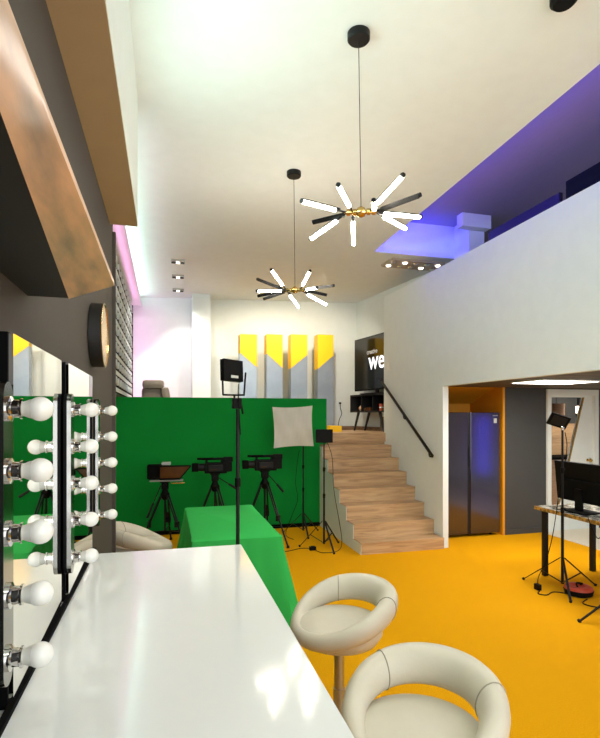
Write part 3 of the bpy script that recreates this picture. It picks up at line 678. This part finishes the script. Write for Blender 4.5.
t = thing('teleprompter_rig', 'black camera with an amber teleprompter glass on the leftmost tripod', 'teleprompter', (-0.02, 6.55, 0.811), -0.05)
MB().box(-0.19, -0.09, 0.03, 0.0, 0.10, 0.205, bev=0.02).build('hood', M['matte_black'], t, local=True)
MB().box(-0.16, -0.06, 0.0, 0.24, 0.06, 0.018, bev=0.003).build('rail_plate', M['steel'], t, local=True)
c = MB(); c.rings([[(-0.03, y, 0.19), (0.33, y, 0.19), (0.20, y, 0.045), (-0.03, y, 0.045)] for y in (-0.13, -0.118)]); c.build('prompter_glass', M['amber'], t, local=True)
c = MB(); c.bar((-0.04, -0.125, 0.195), (0.335, -0.125, 0.195), 0.018); c.bar((-0.04, -0.125, 0.04), (0.205, -0.125, 0.04), 0.018); c.bar((0.335, -0.125, 0.195), (0.205, -0.125, 0.04), 0.014); c.prism([(-0.03, -0.118, 0.03), (0.2, -0.118, 0.03), (0.2, 0.1, 0.03), (-0.03, 0.1, 0.03)], (0, 0, 0.012)); c.build('glass_frame', M['matte_black'], t, local=True)
MB().box(-0.02, -0.05, 0.20, 0.09, 0.05, 0.235, bev=0.01).build('camera_top', M['grey_label'], t, local=True)
MB().cyl((0.10, -0.08, -0.018), (0.26, -0.08, -0.018), 0.009).build('clamp_rod', M['brass'], t, local=True)

# light stands
def stand(name, label, loc, h, spread, apex, yaw, r=0.011):
    t = thing(name, label, 'light stand', loc, yaw)
    MB().cyl((0, 0, 0.05), (0, 0, h * 0.50), r * 1.15, seg=10).build('pole', M['black_metal'], t, local=True)
    MB().cyl((0, 0, h * 0.50), (0, 0, h), r * 0.85, seg=10).build('pole', M['black_metal'], t, local=True)
    for z in (h * 0.50, h * 0.75):
        c = MB(); c.cyl((0, 0, z - 0.03), (0, 0, z + 0.02), r * 1.35, seg=10); c.cyl((0, 0, z), (0.03, 0, z), 0.005, seg=8)
        c.build('clamp_collar', M['black'], t, local=True)
    for k in range(3):
        a = 2 * PI * k / 3; d = Vector((math.cos(a), math.sin(a), 0))
        l_ = MB(); l_.bar(d * 0.02 + Vector((0, 0, apex)), d * spread + Vector((0, 0, 0.012)), 0.020, 0.008, up=(0, 0, 1)); l_.bar((0, 0, 0.06), d * (spread * 0.55) + Vector((0, 0, apex * 0.47)), 0.014, 0.006)
        l_ = l_.build('leg', M['black_metal'], t, local=True)
        p = d * spread; MB().cyl((p.x, p.y, 0), (p.x * 1.03, p.y * 1.03, 0.022), 0.012, seg=8).build('foot', M['rubber'], l_, local=True)
    return t
stand('light_stand', 'black light stand holding the white softbox before the green screen', (1.83, 6.74, 0), 1.235, 0.28, 0.28, 0.5)
t = thing('softbox', 'square white fabric softbox on a stand in front of the green screen', 'softbox', (1.635, 6.55, 1.475), -0.05)
c = MB(); n = 12; F_ = []
for j in range(n + 1):
    for i in range(n + 1):
        u, v = i / n * 2 - 1, j / n * 2 - 1
        e = 1 - 0.06 * (1 - v * v) * abs(u) ** 3; e2 = 1 - 0.06 * (1 - u * u) * abs(v) ** 3
        F_.append(c.bm.verts.new((0.27 * u * e - 0.010 * v, -0.03 - 0.022 * math.cos(u * PI / 2) * math.cos(v * PI / 2) - 0.006 * math.sin(9 * u + 4 * v), 0.27 * v * e2 + 0.010 * u)))
for j in range(n):
    for i in range(n): c.bm.faces.new((F_[j * (n + 1) + i], F_[j * (n + 1) + i + 1], F_[(j + 1) * (n + 1) + i + 1], F_[(j + 1) * (n + 1) + i]))
c.build('diffuser', M['softbox'], t, local=True, smooth=True)
c = MB(); c.rings([[(-s * 0.272, y, -s * 0.272), (s * 0.272, y, -s * 0.272), (s * 0.272, y, s * 0.272), (-s * 0.272, y, s * 0.272)] for s, y in ((0.92, -0.02), (0.92, 0.0), (0.25, 0.13))]); c.build('shell', M['matte_black'], t, local=True)
c = MB(); c.cyl((0, 0.12, 0), (0, 0.17, 0), 0.04); c.tube([(0, 0.165, 0), (0.08, 0.18, -0.1), (0.17, 0.19, -0.235)], 0.012); c.build('lamp_mount', M['black'], t, local=True)
stand('light_stand', 'black light stand with a small black lamp, left of the stairs', (1.885, 5.97, 0), 1.29, 0.30, 0.33, 0.62)
t = thing('video_light', 'small black panel lamp on the stand beside the stairs', 'video light', (1.885, 5.97, 1.29), -0.1)
MB().box(-0.105, -0.03, 0.0, 0.105, 0.02, 0.165, bev=0.005).build('lamp_panel', M['black'], t, local=True)
MB().box(-0.03, 0.02, 0.03, 0.03, 0.06, 0.13, bev=0.005).build('battery', M['dark_grey'], t, local=True)
MB().cyl((0, 0, -0.0005), (0, 0, 0.0), 0.016).build('mount', M['black'], t, local=True)
stand('light_stand', 'tall black light stand rising behind the white counter in front of the green table', (0.405, 2.93, 0), 1.664, 0.26, 0.30, 1.05, 0.013)
t = thing('video_light', 'black square LED lamp in a yoke on the tall stand before the columns', 'video light', (0.405, 2.93, 1.716), 0.05)
tm = Matrix.Translation((-0.035, 0, 0.168)) @ Matrix.Rotation(0.05, 4, 'Y') @ Matrix.Rotation(0.45, 4, 'Z') @ Matrix.Rotation(-0.12, 4, 'X')
MB().box(-0.068, -0.02, -0.062, 0.068, 0.02, 0.062, bev=0.005, mtx=tm).build('lamp_panel', M['black'], t, local=True)
c = MB(); c.box(-0.02, -0.0215, -0.045, 0.03, -0.02, -0.030, mtx=tm); c.build('control_display', M['grey_label'], t, local=True)
c = MB(); c.tube([(-0.088, 0, 0.15), (-0.085, 0, 0.04), (-0.078, 0, 0.03), (0.03, 0, 0.03), (0.037, 0, 0.04), (0.046, 0, 0.16)], 0.0055, 8, 4); c.cyl((-0.02, 0, 0.0), (-0.02, 0, 0.03), 0.006); c.build('yoke', M['black_metal'], t, local=True)
c = MB(); c.box(-0.032, -0.022, -0.05, 0.02, 0.022, 0.012, bev=0.005); c.cyl((0.02, 0, -0.03), (0.03, 0, -0.08), 0.006); c.build('clamp', M['black'], t, local=True)
MB().tube([(0.0, -0.025, 0.09), (-0.005, -0.04, 0.03), (0.0, -0.035, -0.05), (0.012, -0.02, -0.2)], 0.003, 6).build('cord', M['black'], t, local=True)
# right: LED lamp on tripod beside the desk
stand('light_stand', 'black tripod light stand in front of the desk at right', (3.60, 3.99, 0), 1.49, 0.36, 0.29, -0.035, 0.012)
t = thing('video_light', 'tilted black LED panel on the tripod stand in front of the open door', 'video light', (3.60, 3.99, 1.49), -0.35)
tm = Matrix.Translation((-0.03, 0, 0.085)) @ Matrix.Rotation(0.32, 4, 'Y') @ Matrix.Rotation(0.45, 4, 'X')
MB().box(-0.095, -0.012, -0.062, 0.085, 0.014, 0.062, bev=0.006, mtx=tm).build('lamp_panel', M['black'], t, local=True)
MB().box(-0.07, -0.0145, -0.045, 0.06, -0.012, 0.045, mtx=tm).build('back_plate', M['dark_grey'], t, local=True)
c = MB(); c.lathe([(0.0, -0.017), (0.014, -0.010), (0.017, 0), (0.014, 0.010), (0.0, 0.017)], (0, 0, 0.022)); c.cyl((0, 0, 0), (0, 0, 0.012), 0.012); c.build('ball_head', M['chrome'], t, local=True, smooth=True)
stand('light_stand', 'black light stand at the lower right edge with only one foot in view', (3.60, 3.20, 0), 1.7, 0.46, 0.33, math.atan2(3.31 - 3.20, 3.16 - 3.60), 0.012)

# ------------------------------------------------------------------ desk at right with monitor
t = thing('desk', 'marble look desk with gold edge and dark legs at the right', 'desk', (4.05, 3.4, 0))
MB().box(3.665, 2.1, 0.69, 4.40, 4.44, 0.700).build('desk_top', M['marble'], t)
c = MB(); c.box(3.660, 2.1, 0.665, 3.672, 4.445, 0.6995); c.box(3.672, 4.435, 0.665, 4.40, 4.446, 0.6995); c.box(3.672, 2.1, 0.665, 4.40, 4.435, 0.69); c.build('gold_edge', M['gold_edge'], t)
for x, y in ((3.73, 4.37), (4.32, 4.37), (3.73, 2.2), (4.32, 2.2)): MB().box(x - 0.022, y - 0.022, 0, x + 0.022, y + 0.022, 0.665).build('leg', M['black_metal'], t)
t = thing('monitor', 'black computer monitor seen from behind on the marble desk', 'monitor', (3.9, 4.0, 0.70))
tm = Matrix.Translation((3.86, 4.03, 0.98)) @ Matrix.Rotation(-0.10, 4, 'Y')
MB().box(0.0, -0.34, -0.195, 0.03, 0.34, 0.19, bev=0.005, mtx=tm).build('housing', M['black'], t)
MB().box(-0.028, -0.25, -0.19, 0.0, 0.25, 0.02, bev=0.01, mtx=tm).build('rear_cover', M['matte_black'], t)
MB().box(0.030, -0.33, -0.18, 0.0315, 0.33, 0.182, mtx=tm).build('screen', M['tv'], t)
MB().box(3.82, 4.00, 0.71, 3.85, 4.08, 0.92, bev=0.004).build('stand_neck', M['black'], t)
MB().box(3.74, 3.89, 0.7005, 3.96, 4.18, 0.713, bev=0.005).build('stand_foot', M['black'], t)
t = thing('power_adapter', 'small black power adapter on the yellow carpet beside the desk leg', 'adapter', (3.36, 4.03, 0))
MB().box(3.34, 4.00, 0.0005, 3.38, 4.06, 0.055, bev=0.006).build('adapter_body', M['black'], t)
MB().tube([(3.36, 4.03, 0.05), (3.42, 4.09, 0.10), (3.51, 4.10, 0.24), (3.535, 4.04, 0.5), (3.60, 4.03, 0.9), (3.63, 3.97, 1.3), (3.605, 3.965, 1.47)], 0.004, 6).build('cord', M['black'], t)
t = thing('cable_reel', 'round red topped cable reel lying on the carpet under the desk', 'cable reel', (3.68, 3.84, 0))
MB().lathe([(0.095, 0.0), (0.115, 0.01), (0.125, 0.05), (0.115, 0.062), (0.09, 0.065)], (3.63, 3.83, 0.0), seg=32).build('drum', M['black'], t, smooth=True)
MB().lathe([(0.122, 0.052), (0.118, 0.072), (0.10, 0.082), (0.06, 0.082), (0.05, 0.075), (0.0, 0.075)], (3.63, 3.83, 0.0), seg=32).build('top_cover', M['red'], t, smooth=True)
MB().tube([(3.59, 3.80, 0.082), (3.61, 3.83, 0.105), (3.66, 3.82, 0.10), (3.67, 3.85, 0.083)], 0.009).build('carry_handle', M['black'], t, smooth=True)
def cable(pts, label, r=0.005): return tag(MB().tube([Vector(p) for p in pts], r, 6).build('power_cable', M['black'], smooth=True), label, 'cable')
cable([(3.345, 3.985, 0.006), (3.28, 3.93, 0.006), (3.33, 3.88, 0.006), (3.45, 3.93, 0.006), (3.54, 3.86, 0.006)], 'thin black cable looping on the carpet by the power adapter')
cable([(3.60, 3.70, 0.007), (3.48, 3.62, 0.007), (3.55, 3.5, 0.007), (3.75, 3.45, 0.007), (4.0, 3.5, 0.007), (4.2, 3.7, 0.007)], 'black cable trailing from the cable reel towards the right edge')
cable([(3.72, 3.92, 0.706), (3.70, 3.80, 0.706), (3.64, 3.72, 0.69), (3.63, 3.62, 0.56), (3.64, 3.55, 0.62), (3.645, 3.50, 0.55)], 'black cable drooping over the gold front edge of the desk', 0.004)
cable([(1.78, 6.76, 1.15), (1.74, 6.72, 0.98), (1.70, 6.65, 0.72), (1.72, 6.62, 0.5), (1.64, 6.6, 0.3), (1.55, 6.6, 0.05), (1.62, 6.45, 0.008)], 'thin black cable hanging from the white softbox', 0.004)
cable([(1.93, 5.98, 1.29), (2.0, 6.0, 1.1), (2.03, 6.02, 0.7), (2.10, 6.02, 0.3), (2.12, 5.98, 0.06), (2.0, 5.78, 0.007), (1.8, 5.74, 0.007), (1.74, 5.9, 0.007)], 'thin black cable hanging beside the stair side from the small lamp', 0.004)
cable([(1.75, 5.95, 0.006), (1.6, 6.0, 0.006), (1.35, 5.9, 0.006), (1.05, 5.95, 0.006)], 'black cable lying on the carpet between the stand and the right tripod', 0.004)
t = thing('cable_plug', 'small black plug block on the carpet under the stand by the stairs', 'plug', (1.70, 5.92, 0))
MB().box(1.68, 5.88, 0.0005, 1.76, 5.93, 0.045, bev=0.006).build('plug_body', M['black'], t); MB().box(1.70, 5.895, 0.045, 1.74, 5.915, 0.052).build('switch', M['dark_grey'], t)
